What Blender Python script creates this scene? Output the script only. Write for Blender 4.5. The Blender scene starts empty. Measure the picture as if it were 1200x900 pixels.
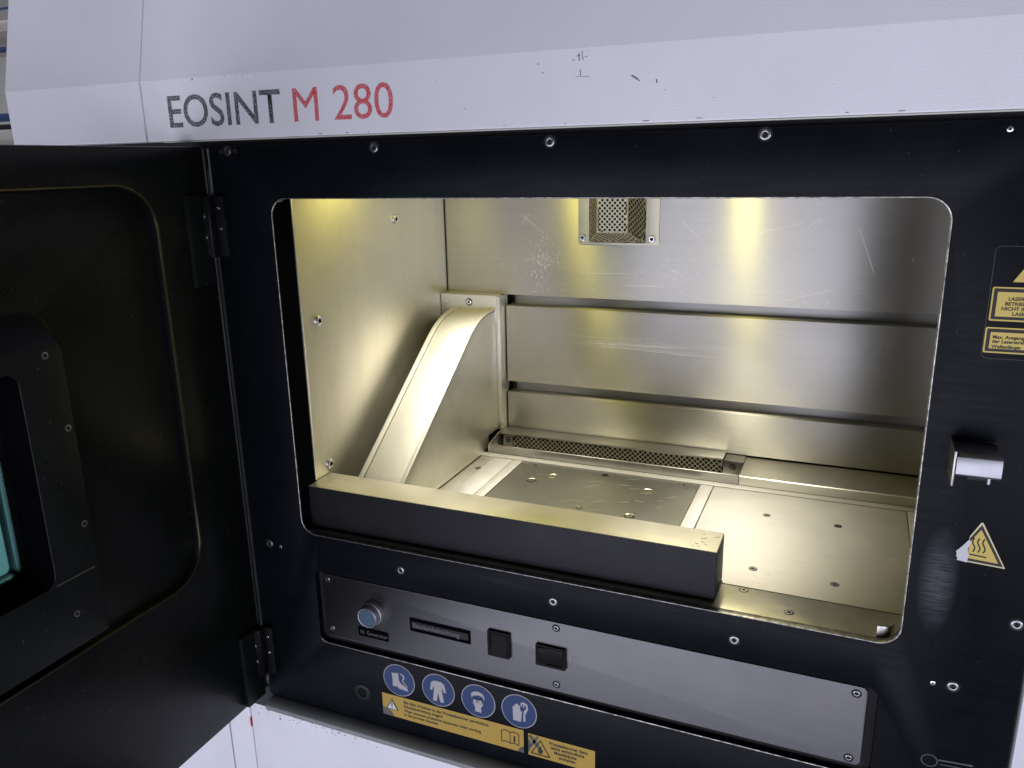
import bpy, bmesh, math, random
from mathutils import Vector, Matrix
random.seed(7)
sc = bpy.context.scene
col = sc.collection

# ------------------------------------------------------------------ camera
YAW, PIT, ROL = 0.406672, 0.269911, -0.020755
fw = Vector((-math.sin(YAW)*math.cos(PIT), math.cos(YAW)*math.cos(PIT), -math.sin(PIT)))
r0 = Vector((math.cos(YAW), math.sin(YAW), 0)); u0 = r0.cross(fw)
rt = r0*math.cos(ROL) + u0*math.sin(ROL); up = -r0*math.sin(ROL) + u0*math.cos(ROL)
cam = bpy.data.cameras.new('camera'); cam_o = bpy.data.objects.new('camera', cam); col.objects.link(cam_o)
cam.sensor_width = 36; cam.lens = 941.54/1200*36; cam.clip_start = 0.02; cam.clip_end = 50
mw = Matrix((rt, up, -fw)).transposed().to_4x4(); mw.translation = (0, -0.70, 0.417)
cam_o.matrix_world = mw
sc.camera = cam_o
sc.render.resolution_x = 1024; sc.render.resolution_y = 768

# ------------------------------------------------------------------ world, lamps, exposure
w = bpy.data.worlds.new('World'); sc.world = w; w.use_nodes = True
w.node_tree.nodes['Background'].inputs[0].default_value = (0.55, 0.56, 0.72, 1)
w.node_tree.nodes['Background'].inputs[1].default_value = 0.07

def lamp(name, loc, target, power, color, sx, sy=None, spread=180):
    l = bpy.data.lights.new(name, 'AREA'); l.energy = power; l.color = color
    l.shape = 'RECTANGLE' if sy else 'DISK'; l.size = sx
    if sy: l.size_y = sy
    l.spread = math.radians(spread)
    o = bpy.data.objects.new(name, l); col.objects.link(o); o.location = loc
    d = Vector(target) - Vector(loc); o.rotation_euler = d.to_track_quat('-Z', 'Y').to_euler()
    return o
# unseen area lights added for the hall's cool light: low front, side, overhead
lamp('low_front_fill', (-1.0, -2.8, -0.72), (-0.3, 0, 0.40), 80, (0.82, 0.83, 1.0), 4.2, 1.3)  # added low so the fascia's lower face comes out brighter
lamp('side_fill', (1.9, -2.7, -0.3), (-0.35, 0, 0.50), 15, (0.82, 0.83, 1.0), 1.4, 1.4, 110)  # added off to the right, clear of the back wall's reflections
lamp('hall_floor_fill', (-3.4, 1.2, 2.3), (-3.3, 1.2, -1.1), 42, (0.92, 0.96, 1.0), 1.2, 1.2, 120)  # added to brighten the floor seen through the door glass
# the process chamber's own light heads under its roof
LAMPS = ((-0.150, 0.225, 0.432, 0.43), (-0.452, 0.215, 0.432, 0.38))
for i, (x, y, z, p) in enumerate(LAMPS):
    lamp('chamber_lamp', (x, y, z), (x, y, 0), p*0.80, (1.0, 0.87, 0.20), 0.030)
    lamp('chamber_downlight', (x, y, z-0.001), (x, y, 0), p*0.98, (1.0, 0.93, 0.82), 0.030, None, 66)

vs = sc.view_settings
vs.view_transform = 'Standard'; vs.look = 'None'; vs.exposure = 0.0; vs.gamma = 1.0; vs.use_curve_mapping = False

# ------------------------------------------------------------------ materials
MATS = {}
def newmat(name):
    m = bpy.data.materials.new(name); m.use_nodes = True; MATS[name] = m
    nt = m.node_tree; b = nt.nodes['Principled BSDF']
    return m, nt, b
def N(nt, typ, **kw):
    n = nt.nodes.new(typ)
    for k, v in kw.items():
        if k in n.inputs: n.inputs[k].default_value = v
        else: setattr(n, k, v)
    return n
def coords(nt, scale=(1, 1, 1), rot=(0, 0, 0)):
    tc = N(nt, 'ShaderNodeTexCoord'); mp = N(nt, 'ShaderNodeMapping')
    mp.inputs['Scale'].default_value = scale; mp.inputs['Rotation'].default_value = rot
    nt.links.new(tc.outputs['Object'], mp.inputs['Vector']); return mp.outputs['Vector']
def noise(nt, vec, scale, detail=4, rough=0.55):
    n = N(nt, 'ShaderNodeTexNoise', Scale=scale, Detail=detail, Roughness=rough); nt.links.new(vec, n.inputs['Vector']); return n.outputs['Fac']
def ramp(nt, fac, a, b, c0, c1):
    r = N(nt, 'ShaderNodeValToRGB'); e = r.color_ramp.elements
    e[0].position = a; e[1].position = b
    e[0].color = c0 if len(c0) == 4 else (*c0, 1); e[1].color = c1 if len(c1) == 4 else (*c1, 1)
    nt.links.new(fac, r.inputs[0]); return r.outputs[0]
def mrange(nt, fac, a, b, lo, hi):
    n = N(nt, 'ShaderNodeMapRange'); nt.links.new(fac, n.inputs[0])
    n.inputs[1].default_value = a; n.inputs[2].default_value = b; n.inputs[3].default_value = lo; n.inputs[4].default_value = hi
    return n.outputs[0]
def mixc(nt, fac, a, b, mode='MIX'):
    n = N(nt, 'ShaderNodeMix', data_type='RGBA', blend_type=mode)
    for s, v in ((n.inputs[0], fac), (n.inputs[6], a), (n.inputs[7], b)):
        if hasattr(v, 'links') or hasattr(v, 'is_linked'): nt.links.new(v, s)
        else: s.default_value = v if isinstance(v, float) else (*v, 1)
    return n.outputs[2]
def bump(nt, b, height, strength, dist):
    n = N(nt, 'ShaderNodeBump', Strength=strength, Distance=dist); nt.links.new(height, n.inputs['Height'])
    nt.links.new(n.outputs[0], b.inputs['Normal'])

def steel(name, colr, rough, aniso=0.0, arot=0.0, rvar=0.08, smudge=0.10, grain=(6, 400, 400), gs=0.25, dents=0.0, uvrot=None):
    """brushed or ground stainless: fine grain along one axis, smudges in the gloss"""
    m, nt, b = newmat(name)
    b.inputs['Metallic'].default_value = 1.0
    v = coords(nt); vg = coords(nt, grain)
    sm = noise(nt, v, 14, 6, 0.65); gr = noise(nt, vg, 1.0, 3, 0.6)
    c = ramp(nt, sm, 0.3, 0.75, tuple(k*(1-smudge) for k in colr), colr)
    c = mixc(nt, mrange(nt, gr, 0.35, 0.7, 0.0, 0.22), c, tuple(k*0.72 for k in colr))
    nt.links.new(c, b.inputs['Base Color'])
    r1 = mrange(nt, sm, 0.3, 0.7, rough-rvar, rough+rvar)
    nt.links.new(r1, b.inputs['Roughness'])
    if aniso:
        b.inputs['Anisotropic'].default_value = aniso; b.inputs['Anisotropic Rotation'].default_value = arot
        t = N(nt, 'ShaderNodeTangent', direction_type='UV_MAP', uv_map='UVMap'); nt.links.new(t.outputs[0], b.inputs['Tangent'])
    if gs: bump(nt, b, gr, gs, 0.0003)
    return m
steel('back_steel', (0.60, 0.59, 0.56), 0.44, 0.93, 0.25, 0.02, 0.12, (5, 300, 520), 0.06)
steel('wall_steel', (0.72, 0.70, 0.63), 0.50, 0.30, 0.25, 0.02, 0.08, (300, 60, 5), 0.10)
steel('floor_steel', (0.60, 0.59, 0.57), 0.64, 0.4, 0.25, 0.04, 0.09, (9, 420, 420), 0.18)
steel('platform_steel', (0.60, 0.59, 0.55), 0.40, 0.3, 0.0, 0.03, 0.08, (20, 260, 260), 0.10)
steel('bare_steel', (0.72, 0.71, 0.68), 0.34, 0.0, 0.0, 0.03, 0.06, (6, 300, 300), 0.04)
steel('lid_steel', (0.76, 0.75, 0.71), 0.70, 0.0, 0.0, 0.05, 0.06, (300, 300, 300), 0.15)
steel('duct_steel', (0.80, 0.785, 0.71), 0.46, 0.0, 0.0, 0.06, 0.12, (300, 60, 60), 0.08)
steel('polished_steel', (0.86, 0.83, 0.66), 0.36, 0.3, 0.0, 0.08, 0.25, (8, 300, 300), 0.10)
steel('plate_steel', (0.185, 0.182, 0.186), 0.46, 0.75, 0.25, 0.03, 0.06, (5, 600, 900), 0.10)
steel('screw_steel', (0.70, 0.70, 0.70), 0.24, 0.0, 0.0, 0.05, 0.1, (50, 50, 50), 0.0)
steel('vent_steel', (0.50, 0.485, 0.40), 0.50, 0.0, 0.0, 0.05, 0.1, (60, 60, 60), 0.0)
steel('latch_steel', (0.50, 0.50, 0.53), 0.50, 0.0, 0.0, 0.06, 0.2, (300, 300, 10), 0.2)
steel('bar_lit', (0.84, 0.82, 0.75), 0.46, 0.0, 0.0, 0.05, 0.10, (5, 300, 300), 0.10)

def spotted(name, colr, rough):
    m, nt, b = newmat(name); b.inputs['Metallic'].default_value = 1.0
    v = coords(nt); a = noise(nt, v, 260, 2, 0.7); c = noise(nt, v, 30, 5, 0.7)
    f = mrange(nt, a, 0.66, 0.72, 0, 0.8)
    base = ramp(nt, c, 0.3, 0.7, tuple(k*0.9 for k in colr), colr)
    nt.links.new(mixc(nt, f, base, (0.85, 0.84, 0.74)), b.inputs['Base Color'])
    nt.links.new(mrange(nt, c, 0.3, 0.7, rough-0.05, rough+0.05), b.inputs['Roughness'])
    bump(nt, b, a, 0.10, 0.0003)
spotted('pitted_steel', (0.66, 0.65, 0.60), 0.42)

def worn(name):
    m, nt, b = newmat(name); b.inputs['Metallic'].default_value = 0.9
    v = coords(nt); a = noise(nt, v, 120, 4, 0.7)
    nt.links.new(ramp(nt, a, 0.36, 0.62, (0.14, 0.14, 0.13), (0.42, 0.41, 0.38)), b.inputs['Base Color'])
    nt.links.new(mrange(nt, a, 0.3, 0.7, 0.5, 0.28), b.inputs['Roughness'])
worn('worn_edge')

def black(name, colr, rough, streak=0.0, smear=False, speck=0.0, spec=0.5):
    m, nt, b = newmat(name); b.inputs['Specular IOR Level'].default_value = spec
    v = coords(nt); n1 = noise(nt, v, 22, 6, 0.6)
    c = ramp(nt, n1, 0.3, 0.75, tuple(k*0.8 for k in colr), tuple(k*1.25 for k in colr))
    rr = mrange(nt, n1, 0.3, 0.7, rough-0.05, rough+0.06)
    if streak:
        vs_ = coords(nt, (14, 14, 190), (0, math.radians(62), 0)); n2 = noise(nt, vs_, 1.0, 3, 0.6)
        add = N(nt, 'ShaderNodeMath', operation='ADD'); nt.links.new(rr, add.inputs[0]); nt.links.new(mrange(nt, n2, 0.35, 0.7, -streak, streak), add.inputs[1]); rr = add.outputs[0]
        bump(nt, b, n2, 0.05, 0.0004)
    if speck:
        sp = noise(nt, v, 420, 1, 0.5); fs = mrange(nt, sp, 0.735, 0.76, 0, speck)
        c = mixc(nt, fs, c, (0.30, 0.31, 0.34))
    if smear:
        # pale wiped-powder smear beside the opening, streaky along x
        tc = N(nt, 'ShaderNodeTexCoord')
        def gauss(cx, cz, sx, sz):
            mp = N(nt, 'ShaderNodeMapping'); mp.vector_type = 'POINT'
            mp.inputs['Location'].default_value = (-cx/sx, 0, -cz/sz); mp.inputs['Scale'].default_value = (1/sx, 0, 1/sz)
            nt.links.new(tc.outputs['Object'], mp.inputs['Vector'])
            ln = N(nt, 'ShaderNodeVectorMath', operation='LENGTH'); nt.links.new(mp.outputs[0], ln.inputs[0])
            return mrange(nt, ln.outputs['Value'], 0.25, 1.0, 1.0, 0.0)
        g = gauss(0.0865, 0.068, 0.016, 0.052)
        vst = coords(nt, (40, 1, 520)); st = noise(nt, vst, 1.0, 4, 0.7)
        mu = N(nt, 'ShaderNodeMath', operation='MULTIPLY'); nt.links.new(g, mu.inputs[0]); nt.links.new(mrange(nt, st, 0.32, 0.68, 0.12, 1.0), mu.inputs[1])
        mu2 = N(nt, 'ShaderNodeMath', operation='MULTIPLY'); nt.links.new(mu.outputs[0], mu2.inputs[0]); mu2.inputs[1].default_value = 0.22
        c = mixc(nt, mu2.outputs[0], c, (0.40, 0.41, 0.47))
    nt.links.new(c, b.inputs['Base Color']); nt.links.new(rr, b.inputs['Roughness'])
    return m
black('panel_black', (0.0035, 0.0046, 0.0066), 0.38, 0.05, True, 0.12, 0.085)
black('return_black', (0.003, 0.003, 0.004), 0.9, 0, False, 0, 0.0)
steel('door_edge', (0.15, 0.135, 0.08), 0.30, 0.0, 0.0, 0.05, 0.2, (60, 60, 60), 0.0)
steel('rail_steel', (0.44, 0.43, 0.405), 0.36, 0.0, 0.0, 0.08, 0.3, (6, 300, 300), 0.10)
steel('dim_screw', (0.30, 0.30, 0.30), 0.30, 0.0, 0.0, 0.05, 0.1, (50, 50, 50), 0.0)
black('door_black', (0.0045, 0.0055, 0.0048), 0.32, 0.0, False, 0.25, 0.26)
black('frame_black', (0.006, 0.0075, 0.0068), 0.40, 0.0, False, 0.2, 0.22)
black('void_black', (0.003, 0.003, 0.003), 0.8)
black('bar_shaded', (0.013, 0.0132, 0.0145), 0.50, 0.0, False, 0, 0.25)
black('switch_black', (0.006, 0.006, 0.007), 0.40, 0, False, 0, 0.10)
black('rubber_grey', (0.075, 0.078, 0.070), 0.45, 0.0, False, 0.8)
black('trim_grey', (0.17, 0.175, 0.165), 0.38, 0.0, False, 0.8)
black('print_black', (0.012, 0.012, 0.012), 0.6)

def paint(name, colr, rough, bs=0.0, scale=900, dirt=0.06):
    m, nt, b = newmat(name)
    v = coords(nt); n1 = noise(nt, v, 9, 6, 0.6); n2 = noise(nt, v, scale, 2, 0.5)
    nt.links.new(ramp(nt, n1, 0.3, 0.7, tuple(k*(1-dirt) for k in colr), colr), b.inputs['Base Color'])
    b.inputs['Roughness'].default_value = rough
    if bs: bump(nt, b, n2, bs, 0.0012)
    return m
paint('fascia_white', (0.78, 0.775, 0.79), 0.42, 0.22, 760)
paint('cabinet_white', (0.72, 0.72, 0.75), 0.42, 0.25, 500, 0.10)
paint('sign_blue', (0.007, 0.034, 0.125), 0.40)
paint('sign_white', (0.42, 0.40, 0.40), 0.5, 0, 900, 0.12)
paint('sign_yellow', (0.44, 0.285, 0.038), 0.45, 0, 900, 0.15)
paint('sticker_yellow', (0.62, 0.46, 0.085), 0.45, 0, 900, 0.12)
paint('sticker_cream', (0.70, 0.62, 0.34), 0.45)
paint('strip_cream', (0.66, 0.64, 0.56), 0.45)
paint('peeled_paper', (0.62, 0.62, 0.64), 0.7, 0.3, 300)
paint('clear_film', (0.030, 0.034, 0.040), 0.35)
MATS['clear_film'].node_tree.nodes['Principled BSDF'].inputs['Specular IOR Level'].default_value = 0.25
paint('hall_floor_paint', (0.42, 0.44, 0.46), 0.6)
paint('label_dark', (0.012, 0.011, 0.012), 0.5)
paint('label_grey', (0.020, 0.019, 0.020), 0.8)
paint('label_text', (0.11, 0.105, 0.11), 0.6)
paint('engraved_grey', (0.26, 0.26, 0.28), 0.5)
paint('button_blue', (0.045, 0.105, 0.155), 0.35)
paint('red_paint', (0.5, 0.03, 0.03), 0.5)
paint('hall_wall_paint', (0.55, 0.52, 0.50), 0.8)
paint('rack_blue', (0.04, 0.07, 0.16), 0.5)
paint('rack_beige', (0.60, 0.55, 0.50), 0.6)
def ink(name, colr):
    m, nt, b = newmat(name); v = coords(nt); n = noise(nt, v, 900, 2, 0.6)
    nt.links.new(mixc(nt, mrange(nt, n, 0.53, 0.60, 0.0, 0.8), colr, (0.55, 0.54, 0.56)), b.inputs['Base Color']); b.inputs['Roughness'].default_value = 0.5
ink('ink_black', (0.045, 0.045, 0.055)); ink('ink_red', (0.62, 0.055, 0.065))
m, nt, b = newmat('scratch_bright'); b.inputs['Base Color'].default_value = (0.92, 0.90, 0.82, 1); b.inputs['Metallic'].default_value = 1; b.inputs['Roughness'].default_value = 0.55
m, nt, b = newmat('scuff_dark'); b.inputs['Base Color'].default_value = (0.10, 0.10, 0.12, 1); b.inputs['Roughness'].default_value = 0.7
m, nt, b = newmat('laser_glass'); b.inputs['Base Color'].default_value = (0.34, 0.86, 0.80, 1); b.inputs['Roughness'].default_value = 0.10
b.inputs['Transmission Weight'].default_value = 1.0; b.inputs['IOR'].default_value = 1.45
m, nt, b = newmat('lamp_lens'); b.inputs['Base Color'].default_value = (0.8, 0.8, 0.7, 1); b.inputs['Roughness'].default_value = 0.3

# ------------------------------------------------------------------ mesh helpers
def finish(bm, bevel=0.0, seg=2, angle=35):
    bmesh.ops.recalc_face_normals(bm, faces=bm.faces)
    if bevel:
        ed = [e for e in bm.edges if len(e.link_faces) == 2 and e.calc_face_angle(0) > math.radians(angle)]
        bmesh.ops.bevel(bm, geom=ed, offset=bevel, segments=seg, affect='EDGES', profile=0.6, clamp_overlap=True)
    return bm
def to_mesh(name, bm, mats, sharp=32):
    uv = bm.loops.layers.uv.new('UVMap')
    for f in bm.faces:
        n = f.normal
        a = max(range(3), key=lambda i: abs(n[i]))
        for l in f.loops:
            c = l.vert.co
            l[uv].uv = (c.y, c.z) if a == 0 else ((c.x, c.z) if a == 1 else (c.x, c.y))
        f.smooth = True
    me = bpy.data.meshes.new(name); bm.to_mesh(me); bm.free()
    me.set_sharp_from_angle(angle=math.radians(sharp))
    for k in (mats if isinstance(mats, (list, tuple)) else [mats]): me.materials.append(MATS[k])
    return me
def link(name, me, parent=None, label=None, loc=None):
    o = bpy.data.objects.new(name, me); col.objects.link(o)
    if parent: o.parent = parent
    if loc: o.location = loc
    if label: o['label'] = label
    return o
def obj(name, bm, mats, parent=None, label=None, bevel=0.0, seg=2, loc=None, sharp=32):
    return link(name, to_mesh(name, finish(bm, bevel, seg), mats, sharp), parent, label, loc)
def bx(bm, x0, x1, y0, y1, z0, z1):
    v = [bm.verts.new((x, y, z)) for z in (z0, z1) for y in (y0, y1) for x in (x0, x1)]
    for f in ((0, 2, 3, 1), (4, 5, 7, 6), (0, 1, 5, 4), (2, 6, 7, 3), (0, 4, 6, 2), (1, 3, 7, 5)): bm.faces.new([v[i] for i in f])
    return bm
def box(name, x0, x1, y0, y1, z0, z1, mat, parent=None, bevel=0.0, label=None, seg=2):
    return obj(name, bx(bmesh.new(), x0, x1, y0, y1, z0, z1), mat, parent, label, bevel, seg)
def prism(bm, pts, axis, a, b):
    """extrude a 2-D polygon along an axis: axis x -> pts are (y,z), y -> (x,z), z -> (x,y)"""
    def P(p, t): return {'x': (t, p[0], p[1]), 'y': (p[0], t, p[1]), 'z': (p[0], p[1], t)}[axis]
    A = [bm.verts.new(P(p, a)) for p in pts]; B = [bm.verts.new(P(p, b)) for p in pts]
    bm.faces.new(A); bm.faces.new(B[::-1]); n = len(pts)
    for i in range(n): bm.faces.new((A[i], B[i], B[(i+1) % n], A[(i+1) % n]))
    return bm
def lathe(bm, prof, seg=24, axis='y', c=(0, 0, 0)):
    """prof: (radius, height along -y / x / z)"""
    rings = []
    for r, h in prof:
        ring = []
        for k in range(seg):
            t = 2*math.pi*k/seg; p, q = r*math.cos(t), r*math.sin(t)
            co = {'y': (p, -h, q), 'x': (h, p, q), 'z': (p, q, h)}[axis]
            ring.append(bm.verts.new((co[0]+c[0], co[1]+c[1], co[2]+c[2])))
            if r == 0: break
        rings.append(ring)
    for A, B in zip(rings, rings[1:]):
        for k in range(seg):
            k2 = (k+1) % seg
            if len(A) == 1 and len(B) == 1: continue
            if len(A) == 1: bm.faces.new((A[0], B[k], B[k2]))
            elif len(B) == 1: bm.faces.new((A[k], B[0], A[k2]))
            else: bm.faces.new((A[k], B[k], B[k2], A[k2]))
    return bm
def rrect(x0, x1, z0, z1, r, n=8):
    out = []
    for cx, cz, a0 in ((x1-r, z1-r, 0), (x0+r, z1-r, 90), (x0+r, z0+r, 180), (x1-r, z0+r, 270)):
        for k in range(n+1):
            a = math.radians(a0+90*k/n); out.append((cx+r*math.cos(a), cz+r*math.sin(a)))
    return out
def bridge_loops(bm, loops, close=True):
    vs_ = [[bm.verts.new(p) for p in L] for L in loops]
    for A, B in zip(vs_, vs_[1:]):
        n = len(A)
        for i in range(n): bm.faces.new((A[i], B[i], B[(i+1) % n], A[(i+1) % n]))
    return vs_
def tube(bm, pts, r, seg=8):
    pts = [Vector(p) for p in pts]; rings = []
    for i, p in enumerate(pts):
        d = (pts[min(i+1, len(pts)-1)] - pts[max(i-1, 0)]).normalized()
        u = d.orthogonal().normalized() if i == 0 else (rings_u - d*rings_u.dot(d)).normalized()
        rings_u = u; v = d.cross(u)
        rings.append([bm.verts.new(p + u*r*math.cos(2*math.pi*k/seg) + v*r*math.sin(2*math.pi*k/seg)) for k in range(seg)])
    for A, B in zip(rings, rings[1:]):
        for k in range(seg): bm.faces.new((A[k], B[k], B[(k+1) % seg], A[(k+1) % seg]))
    bm.faces.new(rings[0]); bm.faces.new(rings[-1][::-1])
    return bm
def curve_plate(name, loops, thick, bev):
    """flat plate in x-z with holes (first loop is the outline), front face at y=0, returned as a mesh"""
    cu = bpy.data.curves.new(name, 'CURVE'); cu.dimensions = '2D'; cu.fill_mode = 'BOTH'
    for L in loops:
        s = cu.splines.new('POLY'); s.points.add(len(L)-1); s.use_cyclic_u = True
        for p, q in zip(s.points, L): p.co = (q[0], q[1], 0, 1)
    cu.extrude = thick/2 - bev; cu.bevel_depth = bev; cu.bevel_resolution = 1; cu.offset = -bev
    o = bpy.data.objects.new(name, cu); me = bpy.data.meshes.new_from_object(o); bpy.data.objects.remove(o)
    bm = bmesh.new(); bm.from_mesh(me); bpy.data.meshes.remove(me)
    for l in list(bm.loops.layers.uv.values()): bm.loops.layers.uv.remove(l)
    for v in bm.verts: x, y, z = v.co; v.co = (x, -z + thick/2, y)
    bmesh.ops.remove_doubles(bm, verts=bm.verts, dist=1e-6)
    bmesh.ops.recalc_face_normals(bm, faces=bm.faces)
    return bm
def text(name, s, x, z, y, size, mat, parent, xs=1.0, off=0.0, label=None, align='LEFT', axis='y', zrot=0.0):
    cu = bpy.data.curves.new(name, 'FONT'); cu.body = s; cu.size = size; cu.align_x = align; cu.offset = off; cu.resolution_u = 4
    o = bpy.data.objects.new(name, cu); me = bpy.data.meshes.new_from_object(o); bpy.data.objects.remove(o); bpy.data.curves.remove(cu)
    for v in me.vertices:
        v.co = (x + v.co.x*xs, y, z + v.co.y)
    me.materials.clear(); me.materials.append(MATS[mat])
    return link(name, me, parent, label)
def flat(name, polys, y, mat, parent, label=None, thick=0.0003):
    """thin printed / stuck pieces on a y = const plane"""
    bm = bmesh.new()
    for P in polys: prism(bm, P, 'y', y-thick, y)
    return obj(name, bm, mat, parent, label)
def circ(cx, cz, r, n=40): return [(cx+r*math.cos(2*math.pi*k/n), cz+r*math.sin(2*math.pi*k/n)) for k in range(n)]
def stroke(p, q, w):
    d = Vector((q[0]-p[0], q[1]-p[1])).normalized(); n = Vector((-d.y, d.x))*w/2
    return [(p[0]+n.x, p[1]+n.y), (p[0]-n.x, p[1]-n.y), (q[0]-n.x, q[1]-n.y), (q[0]+n.x, q[1]+n.y)]
def polyline(pts, w):
    return [stroke(a, b, w) for a, b in zip(pts, pts[1:])]

# screw meshes, shared
def screw_mesh(name, r, h, mat='screw_steel', socket=0.5, ring=True):
    bm = bmesh.new()
    prof = [(0, h*0.15), (r*socket*0.5, h*0.10), (r*socket, h*0.15), (r*socket*1.02, h*0.92), (r*socket*1.15, h), (r*0.82, h), (r*0.96, h*0.82), (r, h*0.5), (r, -0.0005)]
    lathe(bm, prof, 20)
    me = to_mesh(name, finish(bm), [mat, 'void_black'])
    for p in me.polygons:
        c = p.center
        if math.hypot(c.x, c.z) < r*socket*1.01: p.material_index = 1
    return me
def ringed(name, r, h, socket=0.5, rim=1.35, mat='screw_steel'):
    """socket screw sunk in a dark counterbore ring"""
    bm = bmesh.new()
    lathe(bm, [(0, h*0.1), (r*socket, h*0.1), (r*socket*1.02, h*0.9), (r*socket*1.15, h), (r*0.86, h), (r, h*0.7), (r, 0.00012), (r*rim, 0.00012), (r*rim, -0.0004)], 24)
    me = to_mesh(name, finish(bm), [mat, 'void_black'])
    for p in me.polygons:
        d = math.hypot(p.center.x, p.center.z)
        if d < r*socket*1.01 or d > r*1.02: p.material_index = 1
    return me
S_PANEL = ringed('panel_screw', 0.0044, 0.0010, 0.5, 1.35, 'dim_screw')
S_SMALL = ringed('small_screw', 0.0030, 0.0008, 0.55, 1.5, 'dim_screw')
S_WALL = screw_mesh('wall_screw', 0.0064, 0.0036, 'screw_steel', 0.42)
S_DOT = screw_mesh('pin_head', 0.0022, 0.0008, 'screw_steel', 0.35)
S_FLAT = ringed('flat_screw', 0.0038, 0.0003, 0.45, 1.18)
S_VENT = screw_mesh('vent_screw', 0.0050, 0.0030, 'screw_steel', 0.4)
def screw(me, loc, parent, face='y', name='screw', label=None):
    o = link(name, me, parent, label, loc)
    o.rotation_euler = {'y': (0, 0, 0), 'x': (0, 0, math.radians(90)), 'z': (math.radians(-90), 0, 0)}[face]
    return o

# ------------------------------------------------------------------ the machine
machine = bpy.data.objects.new('laser_sintering_machine', None); col.objects.link(machine); machine.location = (0, 0, 0)
machine['label'] = 'white and black metal laser sintering machine with its process chamber door open'
machine['category'] = 'machine'

# --- fascia above the black panel
def fascia(x0, x1, label, rc=0.004):
    k = 0.24
    pts = [(-0.012, 0.4455), (-0.012, 0.5075), (-0.012+k*0.25, 0.7575), (0.10, 0.7575), (0.10, 0.4455)]
    return obj('fascia', prism(bmesh.new(), pts, 'x', x0, x1), 'fascia_white', machine, label, 0.0014, 2, sharp=9)
fas = fascia(-0.7232, 0.40, 'long white bevelled fascia carrying the machine lettering')
fascia(-0.936, -0.7246, 'short plain white fascia section above the open door')
text('lettering', 'EOSINT', -0.6905, 0.4595, -0.0124, 0.0455, 'ink_black', fas, 0.97, 0.0004, 'dark speckled lettering EOSINT')
text('lettering', 'M 280', -0.5285, 0.4595, -0.0124, 0.0455, 'ink_red', fas, 1.02, 0.0, 'red speckled lettering M 280')
# scuffs on the fascia
bm = bmesh.new()
def P_(x, z, dx, dz, wd): prism(bm, stroke((x, z), (x+dx, z+dz), wd), 'y', -0.0124, -0.0119)
for (x, z, dx, dz, wd) in ((-0.2310, 0.5012, 0.0032, 0.0006, 0.0004), (-0.2290, 0.5035, 0.0004, -0.0060, 0.0007), (-0.2262, 0.5052, 0.0009, -0.0075, 0.0004), (-0.2345, 0.4990, 0.0020, -0.0010, 0.0004), (-0.2278, 0.4905, 0.0003, -0.0050, 0.0005), (-0.2240, 0.5000, 0.0030, 0.0008, 0.0003),
                           (-0.1835, 0.4835, 0.0050, -0.0030, 0.0011), (-0.1788, 0.4806, 0.0022, -0.0019, 0.0007), (-0.1625, 0.4795, 0.0004, -0.003, 0.0008), (-0.266, 0.497, 0.0010, 0.0003, 0.0008), (-0.262, 0.490, 0.001, 0.0, 0.0008),
                           (-0.232, 0.4852, 0.012, -0.0006, 0.0002)):
    P_(x, z, dx, dz, wd)
for k in range(6):
    x = random.gauss(-0.60, 0.03); P_(x, 0.5062+random.uniform(-0.001, 0.0008), random.uniform(0.0006, 0.003), 0, random.uniform(0.0003, 0.0007))
for k in range(9):
    x = random.uniform(-0.70, 0.1); P_(x, random.uniform(0.447, 0.503), random.uniform(0.0004, 0.001), 0, random.uniform(0.0003, 0.0007))
for k in range(9):
    x = random.uniform(-0.55, 0.1); P_(x, 0.4474+random.uniform(-0.0004, 0.0005), random.uniform(0.001, 0.006), 0, random.uniform(0.0003, 0.0006))
o = obj('scuff_marks', bm, 'scuff_dark', fas); o['kind'] = 'stuff'
box('fascia_strip', -0.70, 0.40, -0.0122, -0.004, 0.4442, 0.4453, 'strip_cream', fas, 0.0004, 'pale cream strip under the fascia')  # thin cream strip added along the fascia's lower edge
box('fascia_backing', -0.92, 0.40, 0.012, 0.09, 0.415, 0.447, 'void_black', machine)

# --- black front panel with the chamber opening and the control pocket
OX0, OX1, OZ0, OZ1 = -0.5745, 0.0635, -0.0005, 0.384
PX0, PX1, PZ0, PZ1 = -0.563, 0.0525, -0.1435, -0.0485
bm = curve_plate('front_panel', [[(-0.6525, -0.2425), (0.158, -0.2425), (0.158, 0.4395), (-0.6525, 0.4395)],
                                 rrect(OX0, OX1, OZ0, OZ1, 0.018)[::-1], rrect(PX0, PX1, PZ0, PZ1, 0.010)[::-1]], 0.008, 0.0009)
panel = link('front_panel', to_mesh('front_panel', bm, ['panel_black', 'worn_edge', 'return_black']), machine, 'black front panel framing the chamber opening')
for p in panel.data.polygons:      # the machined edges of the opening are bare metal
    c, n = p.center, p.normal
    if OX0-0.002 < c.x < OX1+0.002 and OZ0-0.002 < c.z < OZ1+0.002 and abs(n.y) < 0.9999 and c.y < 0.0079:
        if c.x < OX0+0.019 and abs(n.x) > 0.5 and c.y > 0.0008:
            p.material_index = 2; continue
        p.material_index = 1
    if PX0-0.002 < c.x < PX1+0.002 and PZ0-0.0015 < c.z < PZ0+0.004 and 0.05 < abs(n.y) < 0.9999: p.material_index = 1
for x, z in ((-0.625, 0.434), (-0.443, 0.433), (-0.260, 0.4335), (-0.076, 0.434), (-0.626, -0.024), (-0.443, -0.0245), (-0.260, -0.0255), (-0.076, -0.0275), (0.109, -0.0295), (0.148, 0.040)):
    screw(S_PANEL, (x, 0, z), panel)
for x, z in ((0.0935, -0.030), (0.094, 0.4325), (-0.610, -0.0255)): screw(S_DOT, (x, 0.0002, z), panel, name='pin')
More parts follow.
